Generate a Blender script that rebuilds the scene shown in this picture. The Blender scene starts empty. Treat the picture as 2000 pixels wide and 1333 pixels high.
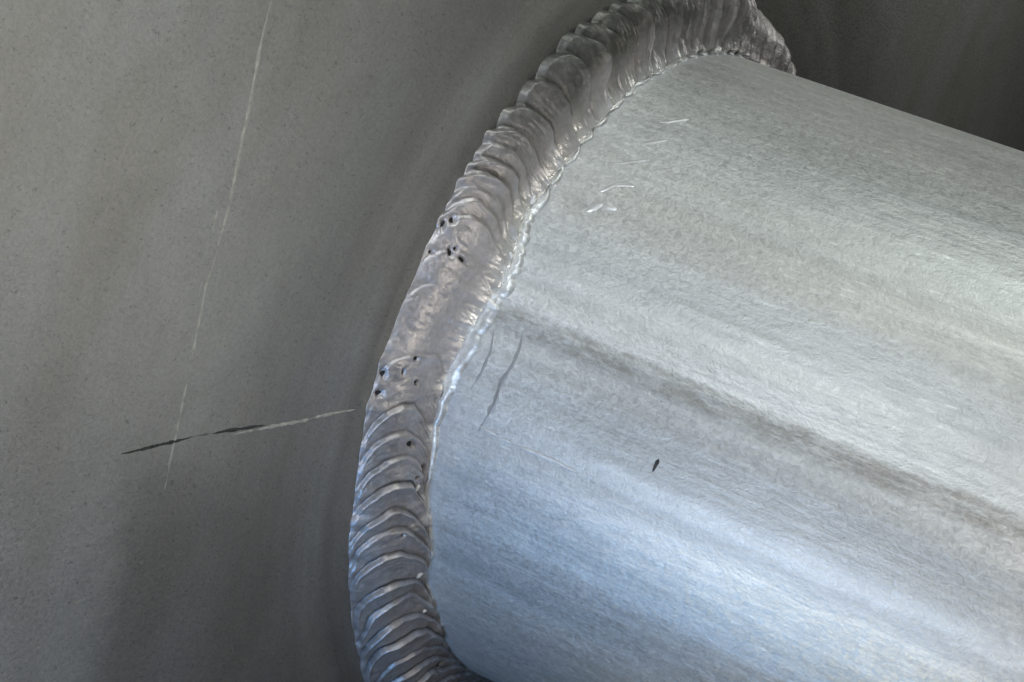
import bpy, math
import numpy as np
from mathutils import Matrix, Vector

# ------------------------------------------------------------------ camera, world, lamps
S = 0.03                      # tube radius in metres; every length below is in tube radii
sc = bpy.context.scene
col = sc.collection

cd = bpy.data.cameras.new('camera')
cam = bpy.data.objects.new('camera', cd)
col.objects.link(cam)
rx = (-0.4304052865225635, -0.3858500398829266, 0.8160092132174575)
ry = (0.17398895153565516, -0.9225401556243753, -0.3444524727797389)
rz = (0.8857082669123924, -0.006277577789028738, 0.46419980389930066)
loc = (6.308518206982957 * S, 0.0, 3.000404101187528 * S)
cam.matrix_world = Matrix(((rx[0], ry[0], rz[0], loc[0]), (rx[1], ry[1], rz[1], loc[1]),
                           (rx[2], ry[2], rz[2], loc[2]), (0, 0, 0, 1)))
cd.sensor_fit = 'HORIZONTAL'
cd.sensor_width = 36.0
cd.lens = 81.0
cd.clip_start = 0.005
cd.clip_end = 20.0
sc.camera = cam

w = bpy.data.worlds.new('World')
sc.world = w
w.use_nodes = True
bg = w.node_tree.nodes['Background']
bg.inputs[0].default_value = (0.92, 0.97, 1.0, 1)
bg.inputs[1].default_value = 0.015

sc.view_settings.view_transform = 'Standard'
sc.view_settings.look = 'None'
sc.view_settings.exposure = 0.0
sc.view_settings.gamma = 1.0
sc.view_settings.use_curve_mapping = False


def lamp(name, pos, target, size, power, colour):
    ld = bpy.data.lights.new(name, 'AREA')
    ld.shape = 'DISK'
    ld.size = size * S
    ld.energy = power
    ld.color = colour
    o = bpy.data.objects.new(name, ld)
    col.objects.link(o)
    o.location = Vector(pos) * S
    d = (Vector(target) - Vector(pos)).normalized()
    o.rotation_euler = d.to_track_quat('-Z', 'Y').to_euler()
    return o


lamp('key_lamp', (3.78, -8.45, 0.75), (1.0, 0.1, 0.5), 3.15, 0.173, (0.925, 1.0, 0.948))
lamp('fill_lamp', (2.9, -3.2, 0.45), (1.0, 0.1, 0.5), 1.0, 0.007, (0.986, 1.0, 0.9))
lamp('front_lamp', (3.35, -1.0, 0.4), (1.0, 0.1, 0.5), 0.91, 0.0149, (0.886, 0.953, 1.0))
lamp('side_lamp', (3.13, 1.59, 0.4), (1.0, 0.1, 0.5), 0.91, 0.0170, (0.70, 0.82, 1.0))
lamp('cool_lamp', (2.6, 3.1, 0.33), (0.8, 0.55, 0.35), 0.8, 0.0032, (0.14, 0.46, 1.0)).data.spread = math.radians(75)
lamp('warm_lamp', (2.0, 2.9, 2.3), (0.75, 0.6, 1.3), 0.9, 0.0013, (1.0, 0.8, 0.4)).data.spread = math.radians(38)
lamp('grazing_lamp', (-1.83, -3.27, 1.44), (1.0, 0.1, 0.5), 1.57, 0.015, (0.987, 1.0, 0.947))
lamp('overhead_lamp', (1.49, 0.14, 2.34), (1.0, 0.1, 0.5), 0.66, 0.0072, (1.0, 0.945, 0.84))


# ------------------------------------------------------------------ helpers
def noise2(x, y, seed=0):
    """smooth value noise in about -1..1"""
    xi = np.floor(x).astype(np.int64); yi = np.floor(y).astype(np.int64)
    fx = x - xi; fy = y - yi
    fx = fx * fx * fx * (fx * (fx * 6 - 15) + 10); fy = fy * fy * fy * (fy * (fy * 6 - 15) + 10)

    def h(a, b):
        n = (a * 374761393 + b * 668265263 + seed * 1442695041) & 0x7fffffff
        n = ((n ^ (n >> 13)) * 1274126177) & 0x7fffffff
        n = ((n ^ (n >> 16)) * 668265263) & 0x7fffffff
        return ((n >> 5) & 0xffff) / 32767.5 - 1.0
    return ((h(xi, yi) * (1 - fx) + h(xi + 1, yi) * fx) * (1 - fy)
            + (h(xi, yi + 1) * (1 - fx) + h(xi + 1, yi + 1) * fx) * fy)


def fbm(x, y, octs=3, seed=0):
    s = 0; a = 1.0; t = 0
    for o in range(octs):
        s = s + a * noise2(x * 2 ** o, y * 2 ** o, seed + o * 17); t += a; a *= 0.5
    return s / t


def mesh_obj(name, V, F, mat, parent=None, uv=None, attrs=None, smooth=True):
    me = bpy.data.meshes.new(name)
    V = np.asarray(V, dtype=np.float32) * S
    if isinstance(F, np.ndarray):
        me.vertices.add(len(V)); me.vertices.foreach_set('co', V.ravel())
        me.loops.add(F.size); me.loops.foreach_set('vertex_index', F.astype(np.int32).ravel())
        me.polygons.add(len(F)); me.polygons.foreach_set('loop_start', np.arange(0, F.size, 4, dtype=np.int32))
        me.update(calc_edges=True)
    else:
        me.from_pydata([tuple(v) for v in V], [], [tuple(int(i) for i in f) for f in F])
    if smooth:
        me.polygons.foreach_set('use_smooth', np.ones(len(me.polygons), dtype=bool))
    if uv is not None:
        lay = me.uv_layers.new(name='UVMap')
        idx = np.empty(len(me.loops), dtype=np.int32)
        me.loops.foreach_get('vertex_index', idx)
        lay.data.foreach_set('uv', np.asarray(uv, dtype=np.float32)[idx].ravel())
    for k, a in (attrs or {}).items():
        at = me.attributes.new(k, 'FLOAT', 'POINT')
        at.data.foreach_set('value', np.asarray(a, dtype=np.float32).ravel())
    me.materials.append(mat)
    me.update()
    o = bpy.data.objects.new(name, me)
    col.objects.link(o)
    if parent is not None:
        o.parent = parent
    return o


def grid_faces(n, m, wrap=False):
    i, j = np.meshgrid(np.arange(n if wrap else n - 1), np.arange(m - 1), indexing='ij')
    i2 = (i + 1) % n
    return np.stack([i * m + j, i2 * m + j, i2 * m + j + 1, i * m + j + 1], -1).reshape(-1, 4)


class NT:
    """small node-tree writer"""
    def __init__(self, name):
        self.m = bpy.data.materials.new(name)
        self.m.use_nodes = True
        self.t = self.m.node_tree
        self.p = self.t.nodes['Principled BSDF']

    def n(self, kind, **kw):
        nd = self.t.nodes.new(kind)
        for k, v in kw.items():
            setattr(nd, k, v)
        return nd

    def l(self, a, b):
        self.t.links.new(a, b)

    def val(self, sock, v):
        if hasattr(v, 'is_linked') or isinstance(v, bpy.types.NodeSocket):
            self.l(v, sock)
        else:
            sock.default_value = v

    def math(self, op, a, b=0.0, c=0.0, clamp=False):
        nd = self.n('ShaderNodeMath', operation=op, use_clamp=clamp)
        self.val(nd.inputs[0], a); self.val(nd.inputs[1], b); self.val(nd.inputs[2], c)
        return nd.outputs[0]

    def maprange(self, v, a, b, c, d, smooth=True):
        nd = self.n('ShaderNodeMapRange', interpolation_type='SMOOTHSTEP' if smooth else 'LINEAR')
        self.val(nd.inputs[0], v)
        for k, q in enumerate((a, b, c, d)):
            nd.inputs[k + 1].default_value = q
        return nd.outputs[0]

    def noise(self, vec, scale, detail=2.0, rough=0.5, dist=0.0):
        nd = self.n('ShaderNodeTexNoise')
        self.l(vec, nd.inputs['Vector'])
        nd.inputs['Scale'].default_value = scale
        nd.inputs['Detail'].default_value = detail
        nd.inputs['Roughness'].default_value = rough
        nd.inputs['Distortion'].default_value = dist
        return nd.outputs['Fac']

    def mapping(self, vec, scale, rot=(0, 0, 0), loc=(0, 0, 0)):
        nd = self.n('ShaderNodeMapping')
        self.l(vec, nd.inputs[0])
        nd.inputs['Scale'].default_value = scale
        nd.inputs['Rotation'].default_value = rot
        nd.inputs['Location'].default_value = loc
        return nd.outputs[0]

    def mix(self, f, a, b):
        nd = self.n('ShaderNodeMix', data_type='RGBA')
        self.val(nd.inputs[0], f)
        for s, v in ((nd.inputs[6], a), (nd.inputs[7], b)):
            self.val(s, v if not isinstance(v, tuple) else (*v, 1))
        return nd.outputs[2]

    def scale_col(self, c, f):
        nd = self.n('ShaderNodeVectorMath', operation='SCALE')
        self.val(nd.inputs[0], c); self.val(nd.inputs[3], f)
        return nd.outputs[0]

    def bump(self, h, strength, dist, normal=None):
        nd = self.n('ShaderNodeBump')
        nd.inputs['Strength'].default_value = strength
        nd.inputs['Distance'].default_value = dist
        self.l(h, nd.inputs['Height'])
        if normal is not None:
            self.l(normal, nd.inputs['Normal'])
        return nd.outputs[0]


def attr(N, name):
    nd = N.n('ShaderNodeAttribute', attribute_name=name)
    return nd.outputs['Fac']


def simple(name, colour, rough, metal, nscale=60, var=0.25):
    N = NT(name)
    tc = N.n('ShaderNodeTexCoord')
    g = N.noise(tc.outputs['Object'], nscale / S, 2.0, 0.6)
    N.l(N.scale_col(colour, N.maprange(g, 0.25, 0.75, 1 - var, 1 + var, False)), N.p.inputs['Base Color'])
    N.p.inputs['Roughness'].default_value = rough
    N.p.inputs['Metallic'].default_value = metal
    return N.m


# ------------------------------------------------------------------ materials
def plate_material():
    N = NT('mill finish plate aluminium')
    uv = N.n('ShaderNodeUVMap').outputs[0]
    sep = N.n('ShaderNodeSeparateXYZ'); N.l(uv, sep.inputs[0])
    # fine grain, rolled slightly along x
    g = N.noise(N.mapping(uv, (1.0, 1.2, 1)), 90, 3.0, 0.6, 0.8)
    g2 = N.noise(uv, 9, 3.0, 0.6, 0.3)
    g3 = N.noise(N.mapping(uv, (3.4, 1.1, 1), rot=(0, 0, 0.31)), 1.0, 3.0, 0.55, 0.3)
    speck = N.noise(N.mapping(uv, (1.0, 2.0, 1), rot=(0, 0, 0.7)), 58, 2.0, 0.6, 1.4)
    # brushed rings left by wire brushing near the bead
    r = N.math('SQRT', N.math('ADD', N.math('POWER', sep.outputs[0], 2.0), N.math('POWER', sep.outputs[1], 2.0)))
    ang = N.math('ARCTAN2', sep.outputs[1], sep.outputs[0])
    comb = N.n('ShaderNodeCombineXYZ'); N.l(r, comb.inputs[0]); N.l(ang, comb.inputs[1])
    ring = N.noise(N.mapping(comb.outputs[0], (15, 0.9, 1)), 1.0, 3.0, 0.55, 0.4)
    near = N.maprange(r, 1.25, 1.75, 1.0, 0.10)
    f = N.math('MULTIPLY', N.maprange(g, 0.3, 0.7, 0.86, 1.13, False), N.maprange(speck, 0.24, 0.42, 0.62, 1.02))
    f = N.math('MULTIPLY', f, N.maprange(g2, 0.3, 0.7, 0.95, 1.05, False))
    f = N.math('MULTIPLY', f, N.maprange(g3, 0.3, 0.7, 0.90, 1.09, False))
    ringf = N.math('ADD', 1.0, N.math('MULTIPLY', N.math('SUBTRACT', ring, 0.55), N.math('MULTIPLY', near, 0.62)))
    f = N.math('MULTIPLY', f, ringf)
    f = N.math('MULTIPLY', f, N.math('SUBTRACT', 1.0, N.math('MULTIPLY', N.maprange(r, 1.24, 2.2, 1.0, 0.0), 0.36)))   # darker toward the bead
    rw = N.math('ADD', r, N.math('MULTIPLY', N.math('SUBTRACT', g2, 0.5), 0.05))
    pale_band = N.math('MULTIPLY', N.maprange(rw, 1.31, 1.37, 0, 1), N.maprange(rw, 1.39, 1.50, 1, 0))      # wire-brushed ring
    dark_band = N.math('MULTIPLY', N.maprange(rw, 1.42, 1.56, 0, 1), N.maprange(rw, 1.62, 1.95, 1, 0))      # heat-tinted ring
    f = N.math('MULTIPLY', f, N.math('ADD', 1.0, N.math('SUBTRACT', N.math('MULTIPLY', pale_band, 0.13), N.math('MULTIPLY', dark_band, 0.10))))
    # soft darker patch beside the scribed line, its edge broken by the grain
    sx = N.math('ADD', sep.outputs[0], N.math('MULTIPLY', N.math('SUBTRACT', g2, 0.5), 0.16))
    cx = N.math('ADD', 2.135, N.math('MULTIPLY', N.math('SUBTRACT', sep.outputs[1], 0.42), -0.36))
    dd = N.math('SUBTRACT', cx, sx)                      # > 0 on the bead side of the patch's edge
    dark_patch = N.math('MULTIPLY', N.maprange(dd, -0.08, 0.10, 0, 1), N.maprange(dd, 0.10, 0.75, 1, 0))
    dark_patch = N.math('MULTIPLY', dark_patch, N.maprange(sep.outputs[1], 0.50, 0.72, 0, 1))
    f = N.math('MULTIPLY', f, N.math('SUBTRACT', 1.0, N.math('MULTIPLY', dark_patch, 0.27)))
    tint = N.mix(N.maprange(g3, 0.35, 0.65, 0, 1), (0.470, 0.453, 0.420), (0.455, 0.449, 0.430))
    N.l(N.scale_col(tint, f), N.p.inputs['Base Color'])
    N.p.inputs['Metallic'].default_value = 0.55
    N.l(N.maprange(g, 0.3, 0.7, 0.42, 0.54, False), N.p.inputs['Roughness'])
    N.l(N.bump(g, 0.17, 0.008 * S, N.bump(ring, 0.08, 0.01 * S)), N.p.inputs['Normal'])
    return N.m


def tube_material():
    N = NT('extruded tube aluminium')
    uv = N.n('ShaderNodeUVMap').outputs[0]          # u = angle * radius, v = height
    sep = N.n('ShaderNodeSeparateXYZ'); N.l(uv, sep.inputs[0])
    g = N.noise(N.mapping(uv, (1.15, 0.9, 1)), 74, 2.0, 0.55, 1.1)
    g2 = N.noise(N.mapping(uv, (30, 11, 1)), 1.0, 3.0, 0.6, 0.4)
    streak = N.noise(N.mapping(uv, (15, 0.35, 1)), 1.0, 3.0, 0.62, 0.25)
    wide = N.noise(N.mapping(uv, (4.5, 0.25, 1), loc=(3.3, 0, 0)), 1.0, 2.0, 0.5)
    wob = N.math('MULTIPLY', N.math('SUBTRACT', N.noise(N.mapping(uv, (20, 9, 1)), 1.0, 3.0, 0.7), 0.5), 0.05)
    u = N.math('ADD', sep.outputs[0], wob)
    f = N.maprange(g, 0.3, 0.7, 0.85, 1.14, False)
    f = N.math('MULTIPLY', f, N.maprange(g2, 0.3, 0.7, 0.92, 1.08, False))
    f = N.math('MULTIPLY', f, N.maprange(streak, 0.3, 0.7, 0.87, 1.12, False))
    f = N.math('MULTIPLY', f, N.maprange(wide, 0.3, 0.7, 0.95, 1.05, False))

    # sparse handling scuffs, all leaning one way
    sc1 = N.noise(N.mapping(uv, (70, 13, 1), rot=(0, 0, 0.9)), 1.0, 2.0, 0.55, 0.3)
    sc2 = N.noise(uv, 3.0, 2.0, 0.5)
    f = N.math('MULTIPLY', f, N.math('ADD', 1.0, N.math('MULTIPLY', N.maprange(sc1, 0.60, 0.74, 0, 0.28), N.maprange(sc2, 0.42, 0.6, 0.15, 1))))

    def band(c, hw, gain, v0=None, v1=None, c1=0.0):
        cc = N.math('ADD', c, N.math('MULTIPLY', sep.outputs[1], c1))
        d = N.math('ABSOLUTE', N.math('SUBTRACT', u, cc))
        b = N.maprange(d, hw * 0.45, hw, 1.0, 0.0)
        if v0 is not None:
            b = N.math('MULTIPLY', b, N.maprange(sep.outputs[1], v0, v1, 0.0, 1.0))
        return N.math('MULTIPLY', b, gain)
    tot = 0.0
    for args in ((-0.075, 0.04, 0.11), (0.045, 0.025, 0.14),
                 (0.16, 0.10, -0.10, 0.25, 0.6), (0.265, 0.035, 0.16, 0.30, 0.75),
                 (0.40, 0.085, 0.20, 0.22, 0.8)):
        tot = N.math('ADD', tot, band(*args))
    f = N.math('MULTIPLY', f, N.math('ADD', 1.0, tot))
    die = N.math('MULTIPLY', band(-0.015, 0.040, 1.0), N.maprange(N.noise(N.mapping(uv, (26, 6, 1), loc=(7, 2, 0)), 1.0, 4.0, 0.8), 0.38, 0.60, 0.1, 1.0))
    warm = N.maprange(wide, 0.35, 0.65, 0, 1)
    tint = N.mix(warm, (0.60, 0.615, 0.62), (0.62, 0.62, 0.605))
    tint = N.mix(N.math('MULTIPLY', die, 0.85), tint, (0.40, 0.385, 0.36))
    ws = band(0.44, 0.13, 0.8, 0.45, 1.1)
    tint = N.mix(ws, tint, (0.70, 0.675, 0.61))  # warm light on the lower tube put into the tint
    # paler band on the tube above the bead's upper half
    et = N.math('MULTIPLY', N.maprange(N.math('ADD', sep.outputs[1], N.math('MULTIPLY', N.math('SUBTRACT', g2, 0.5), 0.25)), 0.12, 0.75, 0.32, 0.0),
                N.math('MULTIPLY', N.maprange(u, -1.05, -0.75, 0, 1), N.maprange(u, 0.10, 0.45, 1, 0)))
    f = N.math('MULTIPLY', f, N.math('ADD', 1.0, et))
    # wire-brushed clean band next to the bead
    vv = N.math('ADD', sep.outputs[1], N.math('MULTIPLY', N.math('SUBTRACT', g2, 0.5), 0.03))
    clean = N.maprange(vv, 0.10, 0.145, 1.0, 0.0)
    c = N.mix(clean, N.scale_col(tint, f), N.scale_col((0.68, 0.70, 0.72), N.maprange(g, 0.3, 0.7, 0.9, 1.1, False)))
    N.l(c, N.p.inputs['Base Color'])
    N.p.inputs['Metallic'].default_value = 0.55
    N.l(N.maprange(g, 0.3, 0.7, 0.40, 0.55, False), N.p.inputs['Roughness'])
    N.l(N.bump(g, 0.12, 0.009 * S, N.bump(g2, 0.10, 0.02 * S, N.bump(streak, 0.1, 0.03 * S))), N.p.inputs['Normal'])
    return N.m


def bead_material():
    N = NT('weld metal')
    uv = N.n('ShaderNodeUVMap').outputs[0]
    g = N.noise(N.mapping(uv, (1, 1, 1)), 55, 3.0, 0.6, 0.8)
    g2 = N.noise(uv, 12, 3.0, 0.6, 0.5)
    clean = attr(N, 'clean')
    t_wash = attr(N, 'wash')
    groove = attr(N, 'groove_shade')
    f = N.math('MULTIPLY', N.maprange(g, 0.3, 0.7, 0.86, 1.14, False), N.maprange(g2, 0.3, 0.7, 0.90, 1.10, False))
    tint = N.mix(N.maprange(g2, 0.35, 0.65, 0, 1), (0.535, 0.495, 0.49), (0.51, 0.49, 0.495))
    tint = N.mix(attr(N, 'pale'), tint, (0.62, 0.585, 0.59))
    c = N.scale_col(tint, f)
    c = N.mix(N.math('MULTIPLY', groove, N.maprange(g2, 0.3, 0.6, 0.6, 1.0)), c, (0.10, 0.092, 0.085))  # shade in the ripple grooves painted into the colour
    outer_dark = N.math('MULTIPLY', attr(N, 'outer_dark'), N.maprange(g2, 0.28, 0.5, 0.55, 1.0))
    c = N.mix(outer_dark, c, (0.085, 0.088, 0.075))  # darker colour on the outer side of the upper bead
    c = N.mix(N.maprange(t_wash, 0, 1, 0, 1), c, N.scale_col((0.655, 0.67, 0.68), f))
    c = N.mix(clean, c, (0.92, 0.915, 0.89))
    N.l(c, N.p.inputs['Base Color'])
    N.l(N.math('MULTIPLY', N.maprange(clean, 0, 1, 0.6, 0.35, False), N.math('SUBTRACT', 1.0, N.math('MULTIPLY', outer_dark, 0.2))), N.p.inputs['Metallic'])
    N.p.inputs['Specular IOR Level'].default_value = 0.35
    N.l(N.math('SUBTRACT', N.maprange(g, 0.3, 0.7, 0.38, 0.54, False), N.math('MULTIPLY', clean, 0.20)), N.p.inputs['Roughness'])
    N.l(N.bump(g, 0.17, 0.010 * S), N.p.inputs['Normal'])
    return N.m


M_plate = plate_material()
M_tube = tube_material()
M_bead = bead_material()
M_pore = simple('burnt pore', (0.018, 0.017, 0.016), 0.7, 0.0)
M_pen = simple('black scribe residue', (0.055, 0.055, 0.052), 0.6, 0.1, 110, 1.0)
M_bright = simple('bare scratched metal', (0.60, 0.585, 0.53), 0.6, 0.35, 40, 0.3)
M_nick = simple('bright nick metal', (0.90, 0.90, 0.90), 0.4, 0.5, 40, 0.1)
M_faint = simple('faint tube groove', (0.47, 0.475, 0.48), 0.5, 0.5, 40, 0.15)
M_dull = simple('dull tube groove', (0.34, 0.34, 0.35), 0.5, 0.4, 40, 0.3)
M_grey = simple('dull grey groove', (0.22, 0.22, 0.225), 0.5, 0.4, 40, 0.3)
M_soft = simple('faint nick metal', (0.70, 0.705, 0.70), 0.5, 0.5, 40, 0.1)
M_glint = simple('shiny spatter', (0.96, 0.955, 0.94), 0.3, 0.1, 40, 0.03)  # near-white, for the painted highlights on the bead

# ------------------------------------------------------------------ the welded joint
root = bpy.data.objects.new('welded_tube_joint', None)
root.empty_display_size = S
col.objects.link(root)
root['label'] = 'grey aluminium round tube fillet welded upright onto a flat aluminium plate'
root['category'] = 'welded joint'


def build_plate():
    P = 6.0; th = 0.22; b = 0.03
    # bevelled slab: rings from bottom centre to top
    rings = [(P - b, -th), (P, -th + b), (P, -b), (P - b, 0.0)]
    V = []; F = []
    for e, z in rings:
        for sx, sy in ((-1, -1), (1, -1), (1, 1), (-1, 1)):
            V.append((sx * e, sy * e, z))
    for k in range(3):
        for i in range(4):
            j = (i + 1) % 4
            F.append((k * 4 + i, k * 4 + j, k * 4 + 4 + j, k * 4 + 4 + i))
    F.append((3, 2, 1, 0)); F.append((12, 13, 14, 15))
    V = np.array(V)
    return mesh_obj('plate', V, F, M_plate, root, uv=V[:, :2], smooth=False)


def build_tube():
    n = 384; L = 3.6; ri = 0.90; b = 0.012
    prof = [(1.0, z) for z in np.linspace(0.0, L - b, 90)] + [(1 - b, L), (ri + b, L), (ri, L - b), (ri, 0.0)]
    prof = np.array(prof); m = len(prof)
    ph = np.linspace(-math.pi, math.pi, n + 1)          # seam on the far side
    PH, K = np.meshgrid(ph, np.arange(m), indexing='ij')
    r = prof[K, 0]; z = prof[K, 1]
    out = K < 90
    r = r + out * 0.0022 * fbm(PH * 6.0, z * 0.5, 2, 5)
    V = np.stack([r * np.cos(PH), r * np.sin(PH), z], -1).reshape(-1, 3)
    uv = np.stack([PH, z], -1).reshape(-1, 2)
    return mesh_obj('tube', V, grid_faces(n + 1, m), M_tube, root, uv=uv)


plate = build_plate()
tube = build_tube()

# toe lines of the bead, measured all round the visible side (degrees -> radii)
OUT = np.array([(-200, .17), (-92, .165), (-83.3, .195), (-75, .2), (-63.5, .186), (-54.2, .187), (-47.9, .195), (-43.2, .205), (-39.1, .215),
                (-35.1, .216), (-32.1, .205), (-28.6, .207), (-25.6, .203), (-21.1, .219), (-17.7, .228), (-14.5, .223),
                (-11.2, .223), (-8.1, .219), (-4.3, .218), (-.3, .212), (3.1, .218), (6.4, .222), (9.7, .23), (13, .23),
                (16.3, .228), (19.7, .222), (23.2, .212), (26.8, .21), (30.5, .208), (34.3, .213), (38.3, .213), (42.5, .214),
                (47, .216), (51.9, .221), (57.1, .23), (60.9, .236), (80, .225), (200, .21)])
INN = np.array([(-200, .09), (-80, .09), (-65, .092), (-56, .1), (-49.1, .093), (-43.4, .095), (-37.9, .095), (-32.7, .097),
                (-28, .101), (-25, .093), (-20.9, .093), (-17.4, .088), (-13.4, .097), (-9.8, .117), (-6, .123), (-2.1, .12),
                (1.2, .103), (4.7, .092), (8.6, .083), (12.1, .076), (15.5, .072), (18.8, .072), (22.1, .078), (26.3, .084),
                (30.2, .08), (35.1, .102), (40.9, .112), (47.3, .084), (51.7, .101), (58.6, .105), (69.8, .085), (80.6, .092), (200, .09)])
rng = np.random.RandomState(11)
# ripples: angle of the crest, height, sharpness of the rim, t-range
RIP = [(15.4, 1.0, 1), (18.9, 1.1, 1), (20.4, .5, .6), (22.6, 1.2, 1), (26.4, 1.3, 1), (28.6, .45, .6), (30.8, 1.35, 1),
       (33.6, 1.0, 1), (37.2, 1.4, 1), (39.2, .45, .7), (42.3, 1.1, 1), (45.6, 1.3, 1), (49.6, 1.2, 1),
       (53.2, 1.2, 1), (55.2, .5, .7), (57.6, .9, 1), (61.1, 1.1, 1), (64.6, 1.1, 1), (66.2, .5, .7), (68.8, 1.1, 1), (72.5, 1, 1), (76, 1, 1),
       (7.9, .6, .6), (11.6, .3, .4), (3.0, .2, .3), (-1.5, .3, .5), (-6.2, .35, .5), (-10.9, .6, .7), (-12.8, .8, .9), (-14.6, .6, .8), (-16.4, 1.2, 1),
       (-18.2, 1.0, 1), (-20.2, .6, .8), (-23.2, 1.7, .8), (-27.2, 2.0, 1), (-31.8, 2.0, 1), (-33.6, .5, .6), (-36.6, 2.2, 1), (-40.6, 2.2, 1),
       (-44.8, 1.9, 1), (-46.3, .5, .6), (-48.8, 1.6, 1), (-53.0, 1.6, 1), (-56.8, 1.3, 1), (-60.2, 1.4, 1),
       (-64, 1.6, 1), (-67.4, 1.6, 1), (-70.8, 2.2, 1), (-74.2, 2.4, 1), (-77.8, 2.4, 1), (-81.2, 2.4, 1), (-84.4, 2.2, 1)]
a = 82.0
while a < 186: RIP.append((a, rng.uniform(.8, 1.4), 1)); a += rng.uniform(3.0, 4.6)
a = -87.0
while a > -186: RIP.append((a, rng.uniform(.8, 1.6), 1)); a -= rng.uniform(3.0, 4.6)
RIP = sorted(q for q in RIP if q[1] >= .55 or -14 < q[0] < 14)
# pores: (angle, t, half length, half width, turn)
PORES = [(-8.0, .05, .010, .0035, 1.3), (-9.0, .10, .0065, .0055, .5), (-4.4, .06, .003, .003, 0), (-5.4, .23, .009, .0045, .8),
         (-6.1, .27, .004, .0035, 0), (-5.3, .40, .012, .0032, .2), (11.5, .06, .0085, .0045, 1.4), (10.7, .27, .0065, .0028, 1.4),
         (8.7, .37, .007, .0045, .2), (12.0, .50, .0062, .0045, .7), (14.0, .08, .007, .0055, .3), (20.8, .60, .013, .0065, .4),
         (25.8, .90, .010, .004, 1.5), (34.3, .57, .005, .0032, 0), (67.7, .80, .018, .009, 0), (26.6, .80, .004, .003, 1)]


def toe(phd):
    return np.interp(phd, OUT[:, 0], OUT[:, 1]), np.interp(phd, INN[:, 0], INN[:, 1])


def bulge_of(phd):
    return np.interp(phd, [-200, -22, -14, 8, 14, 40, 70, 200], [.12, .18, .55, .7, 1.0, 1.15, 1.7, 1.7])


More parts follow.
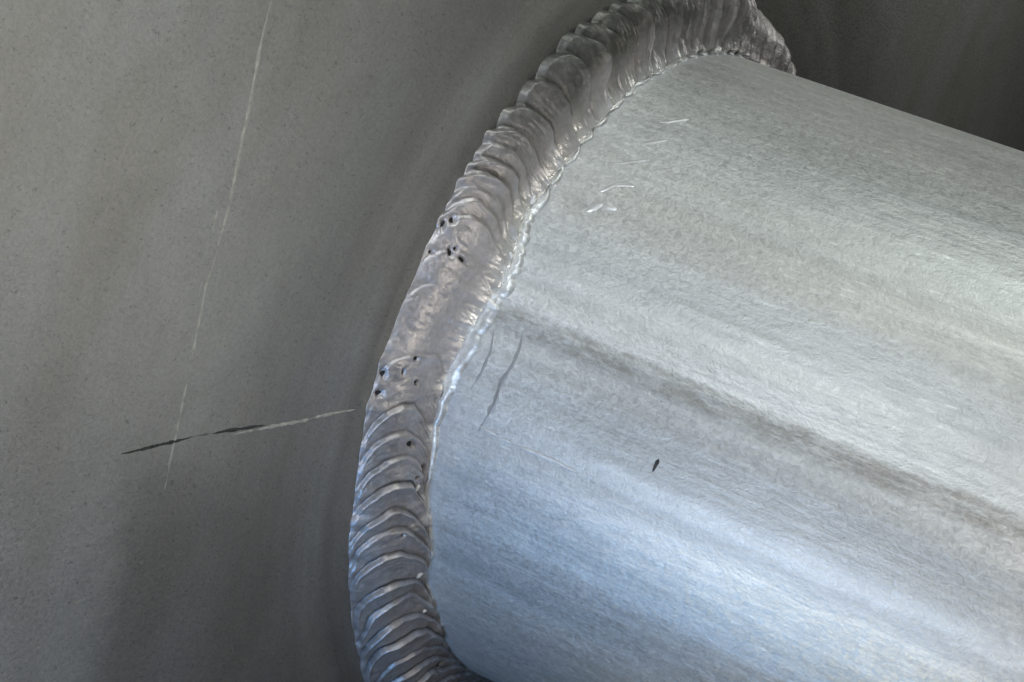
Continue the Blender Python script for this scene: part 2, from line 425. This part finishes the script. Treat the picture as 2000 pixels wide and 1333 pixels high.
def bead_surface(phd, t):
    """bead skin at angle (deg) and position t across (0 = plate toe, 1 = tube toe): point, soot, clean"""
    w0, h0 = toe(phd)
    bk = bulge_of(phd)
    wob = fbm(phd * 0.16, t * 2.2, 3, 3)
    tn = t + .035 * fbm(phd * .22, t * 1.5, 2, 7)
    e_ = np.clip(np.where(tn < .42, (.42 - tn) / .45, (tn - .42) / .62), 0, .965)
    line_off = np.where(tn < .42, 8.6, 10.0) * (1 - np.sqrt(1 - e_ ** 2)) * bk + wob * 0.9
    q = phd - line_off
    hgt = np.zeros_like(q); scal = np.zeros_like(q); groove_shade = np.zeros_like(q)
    cs = np.array([r[0] for r in RIP])
    for i, (c, A, sh) in enumerate(RIP):
        nxt = cs[i + 1] if i + 1 < len(cs) else c + 3
        side = 0.75 + 0.5 * noise2(np.full_like(t, c * 3.1), t * 2.2 + c, 9)        # a rim fades along its length
        d = q - c
        pitch = max(nxt - c, 1.2)
        sel = (d > -1.8) & (d < pitch * 2.2)
        if not sel.any(): continue
        ds = d[sel]; aa = A * np.clip(side[sel], .15, 1.4)
        rise = np.clip((ds + .38) / .50, 0, 1); rise = rise * rise * (3 - 2 * rise)
        saw = rise * np.exp(-np.clip(ds, 0, None) / (pitch * .75))
        rim = np.exp(-((ds - .12) / np.where(ds < .12, .28, .6)) ** 2) * sh
        hgt[sel] += aa * (.0112 * saw + .0036 * rim)
        groove_shade[sel] += .85 * np.minimum(aa, 1.4) * sh * np.exp(-((ds + .48) / .28) ** 2)  # painted shade at the foot of each ripple
        x = np.clip(d / pitch, 0, 1)
        scal += A * np.where((d > 0) & (d < pitch), np.sin(np.pi * x) * .013, 0) * np.interp(c, [-200, -12, 6, 200], [1, 1, .3, .3])
    fine_ = np.sin(2 * math.pi * q / .92 + 5 * fbm(q * .3, t * 3, 2, 91)) * np.clip(.5 + 1.3 * fbm(q * .25, t * 2.5, 2, 93), 0, 1)
    hgt += .0004 * fine_ * np.interp(phd, [-200, -14, -8, 10, 16, 200], [1, 1, .25, .25, 1, 1])
    fade = np.clip(t / .05, 0, 1) * np.clip((1.0 - t) / .04, 0, 1)
    ww = w0 + scal * np.clip(1 - t * 1.5, 0, 1) * 1.0 + .006 * fbm(phd * .5, t * 0, 2, 21)
    hh = h0 + scal * np.clip(t * 1.5 - .5, 0, 1) * .5 + .005 * fbm(phd * .6, t * 0, 2, 23)
    ch = np.hypot(ww, hh)
    b = np.interp(phd, [-200, -90, -80, -50, -15, 0, 12, 30, 200], [.038, .038, .046, .056, .046, .036, .04, .050, .050])
    tt = np.clip(t, 0, 1)
    kf = np.interp(phd, [-200, -75, -55, -30, 0, 10, 18, 30, 200], [.3, .5, 1, 1, 1, .9, .6, .4, .3])
    sn = np.clip(np.sin(np.pi * tt ** (.92 - .2 * kf)), 0, 1)
    prof = b * sn ** np.where(tt < .42, 1.5, .85 + .45 * kf) * (1 + .16 * fbm(phd * .1, t * 1.2, 2, 31))
    low = .0035 * fbm(phd * .35, t * 4, 3, 41) + .0011 * fbm(phd * 1.6, t * 14, 2, 47)
    dsp = prof + (hgt + low) * fade
    for (pc, pt, hl, hw, tr) in PORES:
        dx = (phd - pc) * math.pi / 180 * 1.1; dy = (t - pt) * .25
        sel = (np.abs(dx) < .05) & (np.abs(dy) < .05)
        if sel.any():
            u = dx[sel] * math.sin(tr) + dy[sel] * math.cos(tr); v = dx[sel] * math.cos(tr) - dy[sel] * math.sin(tr)
            e = (u / (hl * 1.5)) ** 2 + (v / (hw * 1.7)) ** 2
            dsp[sel] -= .012 * np.exp(-e ** 1.5)
    r = 1 + ww * (1 - tt) + dsp * hh / ch
    z = hh * tt + dsp * ww / ch
    z = z - .034 * kf * tt + .034 * kf * np.clip((tt - .68) / .32, 0, 1) ** 2.0      # concave run-out up the tube wall
    z = np.where(t < 0, -.02, z)
    # beyond t = 1 a thin wash of clean fused metal feathers up the tube wall
    wash = np.interp(phd, [-200, -80, -50, -30, -20, -5, 5, 12, 17, 27, 45, 60, 200], [.004, .005, .008, .011, .020, .034, .042, .036, .020, .012, .010, .006, .004])
    wash = wash * (1 + .25 * fbm(phd * .45, t * 0, 3, 71)) + .004
    u = np.clip((t - 1) / .25, 0, 1)
    lump = (.6 + .4 * fbm(phd * .35, t * 3, 2, 73)) * .011 * np.sin(np.pi * np.clip(u, 0, 1)) ** .7 * np.clip(wash / .03, .3, 1)
    r = np.where(t > 1, 1.004 - .008 * u ** 1.5 + lump, np.maximum(r, 1.004))
    z = np.where(t > 1, hh + wash * u, z)
    an = np.radians(phd)
    c0 = np.interp(phd, [-200, -70, -45, -25, -6, 6, 15, 200], [.92, .88, .70, .68, .74, .86, .93, .93])
    clean = np.clip((t + .10 * fbm(phd * .5, t * 3, 3, 61) - c0) / (1.02 - c0), 0, 1) ** 1.3
    clean = clean * np.clip(1.15 * (1 - u) ** 1.3 + .5 * (u + .3) * fbm(phd * .9, t * 10, 3, 63), 0, 1)
    clean = clean * np.interp(phd, [-200, -85, -70, -50, 15, 30, 60, 200], [.1, .2, .7, 1, 1, .7, .3, .2])
    outer_dark = np.interp(phd, [-200, -90, -72, -58, -36, -24, -16, 200], [.1, .1, .35, .9, .85, .5, 0, 0]) * np.clip((.80 + .15 * fbm(phd * .3, t * 2, 2, 81) - t) / .45, 0, 1)
    pale = np.interp(phd, [-200, -16, -9, 9, 15, 200], [0, 0, 1, 1, 0, 0])
    return np.stack([r * np.cos(an), r * np.sin(an), z], -1), np.clip(groove_shade * fade, 0, 1), clean, outer_dark, np.clip((t - .98) / .08, 0, 1), pale


def build_bead():
    fine = np.arange(-86, 78, .06)
    ph = np.concatenate([np.arange(-180, -86, .5), fine, np.arange(78, 180.01, .5)])
    t = np.concatenate([[-.04], np.linspace(0, 1, 104), np.linspace(1.02, 1.25, 13)])
    PH, T = np.meshgrid(ph, t, indexing='ij')
    P, groove_shade, clean, outer_dark, wash, pale = bead_surface(PH, T)
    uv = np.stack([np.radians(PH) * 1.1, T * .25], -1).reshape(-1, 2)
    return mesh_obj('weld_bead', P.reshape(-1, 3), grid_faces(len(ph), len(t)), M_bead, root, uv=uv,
                    attrs={'groove_shade': groove_shade, 'clean': clean, 'outer_dark': outer_dark, 'wash': wash, 'pale': pale})


bead = build_bead()


# ------------------------------------------------------------------ marks: thin solid burrs on plate and tube
def on_plate(p):
    return np.array([p[0], p[1], 0.0]), np.array([0, 0, 1.0])


def on_tube(p):
    a = math.radians(p[0]); n = np.array([math.cos(a), math.sin(a), 0.0])
    return n * 1.0005 + np.array([0, 0, p[1]]), n


def ribbon(name, pts, place, width, mat, parent, lift=.0022, seed=1, gaps=0.0, label=None):
    """a narrow raised burr that follows the surface, ragged in width"""
    pts = np.array(pts, float)
    ds = np.r_[0, np.cumsum(np.hypot(*(np.diff(pts, axis=0) * ((1, 1) if place is on_plate else (math.pi / 180, 1))).T))]
    n = max(8, int(ds[-1] / .006))
    s = np.linspace(0, ds[-1], n)
    path = np.stack([np.interp(s, ds, pts[:, 0]), np.interp(s, ds, pts[:, 1])], 1)
    P = []; Nn = []
    for q in path:
        a, b = place(q); P.append(a); Nn.append(b)
    P = np.array(P); Nn = np.array(Nn)
    T = np.gradient(P, axis=0); T /= np.linalg.norm(T, axis=1)[:, None]
    B = np.cross(Nn, T)
    u = s / ds[-1]
    wv = width * np.clip(np.sin(np.pi * np.clip(u, .0, 1)) ** .35, .08, 1) * (1 + .55 * fbm(s * 45, s * 0 + seed, 3, seed))
    if gaps:
        wv *= np.clip(.5 + 2.2 * (fbm(s * 22, s * 0 + 3, 2, seed + 5) + gaps), .06, 1)
    off = .25 * width * fbm(s * 25, s * 0, 2, seed + 9)
    V = []
    for k, (o, hgt) in enumerate(((-1, -.3), (-.45, .8), (.45, .8), (1, -.3))):
        V.append(P + B * (o * wv + off)[:, None] + Nn * (lift * hgt))
    V = np.stack(V, 1).reshape(-1, 3)
    F = [tuple(f) for f in grid_faces(n, 4)]
    F = [f[::-1] for f in F]
    F += [(4 * i + 3, 4 * i, 4 * i + 4, 4 * i + 7)[::-1] for i in range(n - 1)]
    F += [(0, 1, 2, 3), tuple(4 * (n - 1) + k for k in (3, 2, 1, 0))]
    o = mesh_obj(name, V, F, mat, parent)
    if label: o['label'] = label
    return o


ribbon('scratch', [(2.236, -.45), (2.219, -.383), (2.185, -.285), (2.161, -.231), (2.13, -.13), (2.091, -.017), (2.077, .042), (2.066, .09)],
       on_plate, .0072, M_bright, plate, lift=.0007, seed=3, gaps=.7, label='long pale scratch running down the plate')
ribbon('scratch', [(2.061, .1), (2.05, .185), (2.012, .289), (1.975, .402), (1.945, .492), (1.918, .577), (1.891, .656)],
       on_plate, .0062, M_bright, plate, lift=.0006, seed=4, gaps=.35, label='faint broken lower end of the pale plate scratch')
ribbon('scratch', [(2.121, .015), (2.109, .062)], on_plate, .004, M_bright, plate, lift=.0006, seed=6)
ribbon('scratch', [(2.072, .175), (2.055, .232), (2.04, .282)], on_plate, .004, M_bright, plate, lift=.0006, seed=7, gaps=.2)
ribbon('scribe_line', [(2.105, .600), (2.061, .586), (1.999, .566), (1.938, .547), (1.875, .5255)], on_plate, .0054, M_pen, plate, lift=.0008, seed=8, gaps=.5,
       label='black scribed line crossing the pale scratch')
ribbon('scribe_line', [(1.885, .528), (1.84, .514), (1.78, .4985)], on_plate, .0038, M_grey, plate, lift=.0007, seed=31, gaps=.5, label='thin grey middle of the scribed line')
ribbon('scribe_line', [(1.80, .505), (1.75, .4905), (1.693, .4765), (1.60, .4525)], on_plate, .0052, M_pen, plate, lift=.0009, seed=32, gaps=.35)
ribbon('scratch', [(1.72, .496), (1.66, .478), (1.60, .461), (1.547, .4455), (1.435, .413), (1.329, .379), (1.235, .353)], on_plate, .0052, M_bright, plate, lift=.0007, seed=9, gaps=.35,
       label='pale scratch continuing the black line to the bead')

ribbon('scribe_line', [(-.006, .236), (2.66, .246), (5.572, .244), (8.724, .23), (11.998, .23), (14.664, .221), (17.0, .209)], on_tube, .0090, M_faint, tube, lift=.0008,
       seed=12, gaps=.6, label='broad dull scribed line on the tube beside the bead')
ribbon('scribe_line', [(7.2, .238), (8.724, .231), (11.998, .2305), (14.2, .2225)], on_tube, .0042, M_dull, tube, lift=.0012, seed=33, gaps=.5)
ribbon('scratch', [(1.681, .157), (5.075, .171), (8.472, .166), (11.257, .151)], on_tube, .005, M_faint, tube, lift=.0008, seed=14, gaps=.3)
ribbon('scratch', [(16.0, .20), (16.42, .272), (16.41, .345), (16.38, .393), (16.3, .457), (16.43, .52)], on_tube, .0062, M_nick, tube, lift=.0014, seed=15, gaps=.4)
ribbon('fleck', [(9.6, .722), (10.6, .7195), (11.7, .7185)], on_tube, .0055, M_pen, tube, seed=16, label='small black fleck on the tube')
for k, pts in enumerate(([(-20.4, .241), (-22.2, .258), (-22.9, .27), (-22.6, .29), (-22.7, .318)], [(-24.4, .239), (-26.4, .266), (-27.4, .322)],
                         [(-29.7, .221), (-33.0, .305)], [(-35.2, .249), (-38.0, .309)], [(-41, .249), (-44, .308)], [(-16.9, .931), (-17.6, .985)])):
    ribbon('nick', pts, on_tube, (.011, .008, .005, .007, .006, .008)[k], (M_nick, M_nick, M_soft, M_soft, M_soft, M_soft)[k], tube, seed=20 + k)


# ------------------------------------------------------------------ pores and painted glints on the bead
def frame_on_bead(phd, t):
    e = .15; f = .02
    P = bead_surface(np.array([[phd, phd + e, phd, phd - e, phd]], float), np.array([[t, t, t + f, t, t - f]], float))[0][0]
    a = P[1] - P[3]; b = P[2] - P[4]
    a /= np.linalg.norm(a); n = np.cross(a, b); n /= np.linalg.norm(n)
    if n[2] < 0: n = -n
    b = np.cross(n, a)
    return P[0], a, b, n


def blob(name, centre, a, b, n, ra, rb, rn, turn, mat, parent, seed):
    nu, nv = 14, 8
    V = []
    for i in range(nu):
        th = 2 * math.pi * i / nu
        rag = 1 + .28 * math.sin(2 * th + seed) + .2 * math.sin(3 * th + seed * 2.3) + .12 * math.sin(5 * th + seed * 3.1)
        for j in range(nv):
            p = math.pi * (j + .5) / nv - math.pi / 2
            u = ra * rag * math.cos(p) * math.cos(th); v = rb * rag * math.cos(p) * math.sin(th)
            x = u * math.sin(turn) + v * math.cos(turn); y = u * math.cos(turn) - v * math.sin(turn)
            V.append(centre + a * x + b * y + n * rn * math.sin(p))
    F = [tuple(f) for f in grid_faces(nu, nv, wrap=True)]
    F += [tuple(i * nv for i in range(nu))[::-1], tuple(i * nv + nv - 1 for i in range(nu))]
    return mesh_obj(name, np.array(V), F, mat, parent)


for k, (pc, pt, hl, hw, tr) in enumerate(PORES):
    c, a_, b_, n_ = frame_on_bead(pc, pt)
    blob('pore', c + n_ * .0015, a_, b_, n_, hl * 1.2, hw * 1.2, .0035, tr, M_pore, bead, k)
for k, (pc, pt, r_) in enumerate([(-1.8, 1.0, .022), (-3.0, 1.0, .015), (-.6, 1.03, .009), (-9.5, .97, .010), (-18.8, .96, .012), (-72, .97, .016), (28.5, .84, .010), (44.2, .86, .010), (52.2, .86, .007)]):
    c, a_, b_, n_ = frame_on_bead(pc, pt)
    blob('glint', c + n_ * .002, a_, b_, n_, r_, r_ * .7, r_ * .5, k * .9, M_glint, bead, k + 40)  # white blobs added as painted highlights, mostly along the tube toe
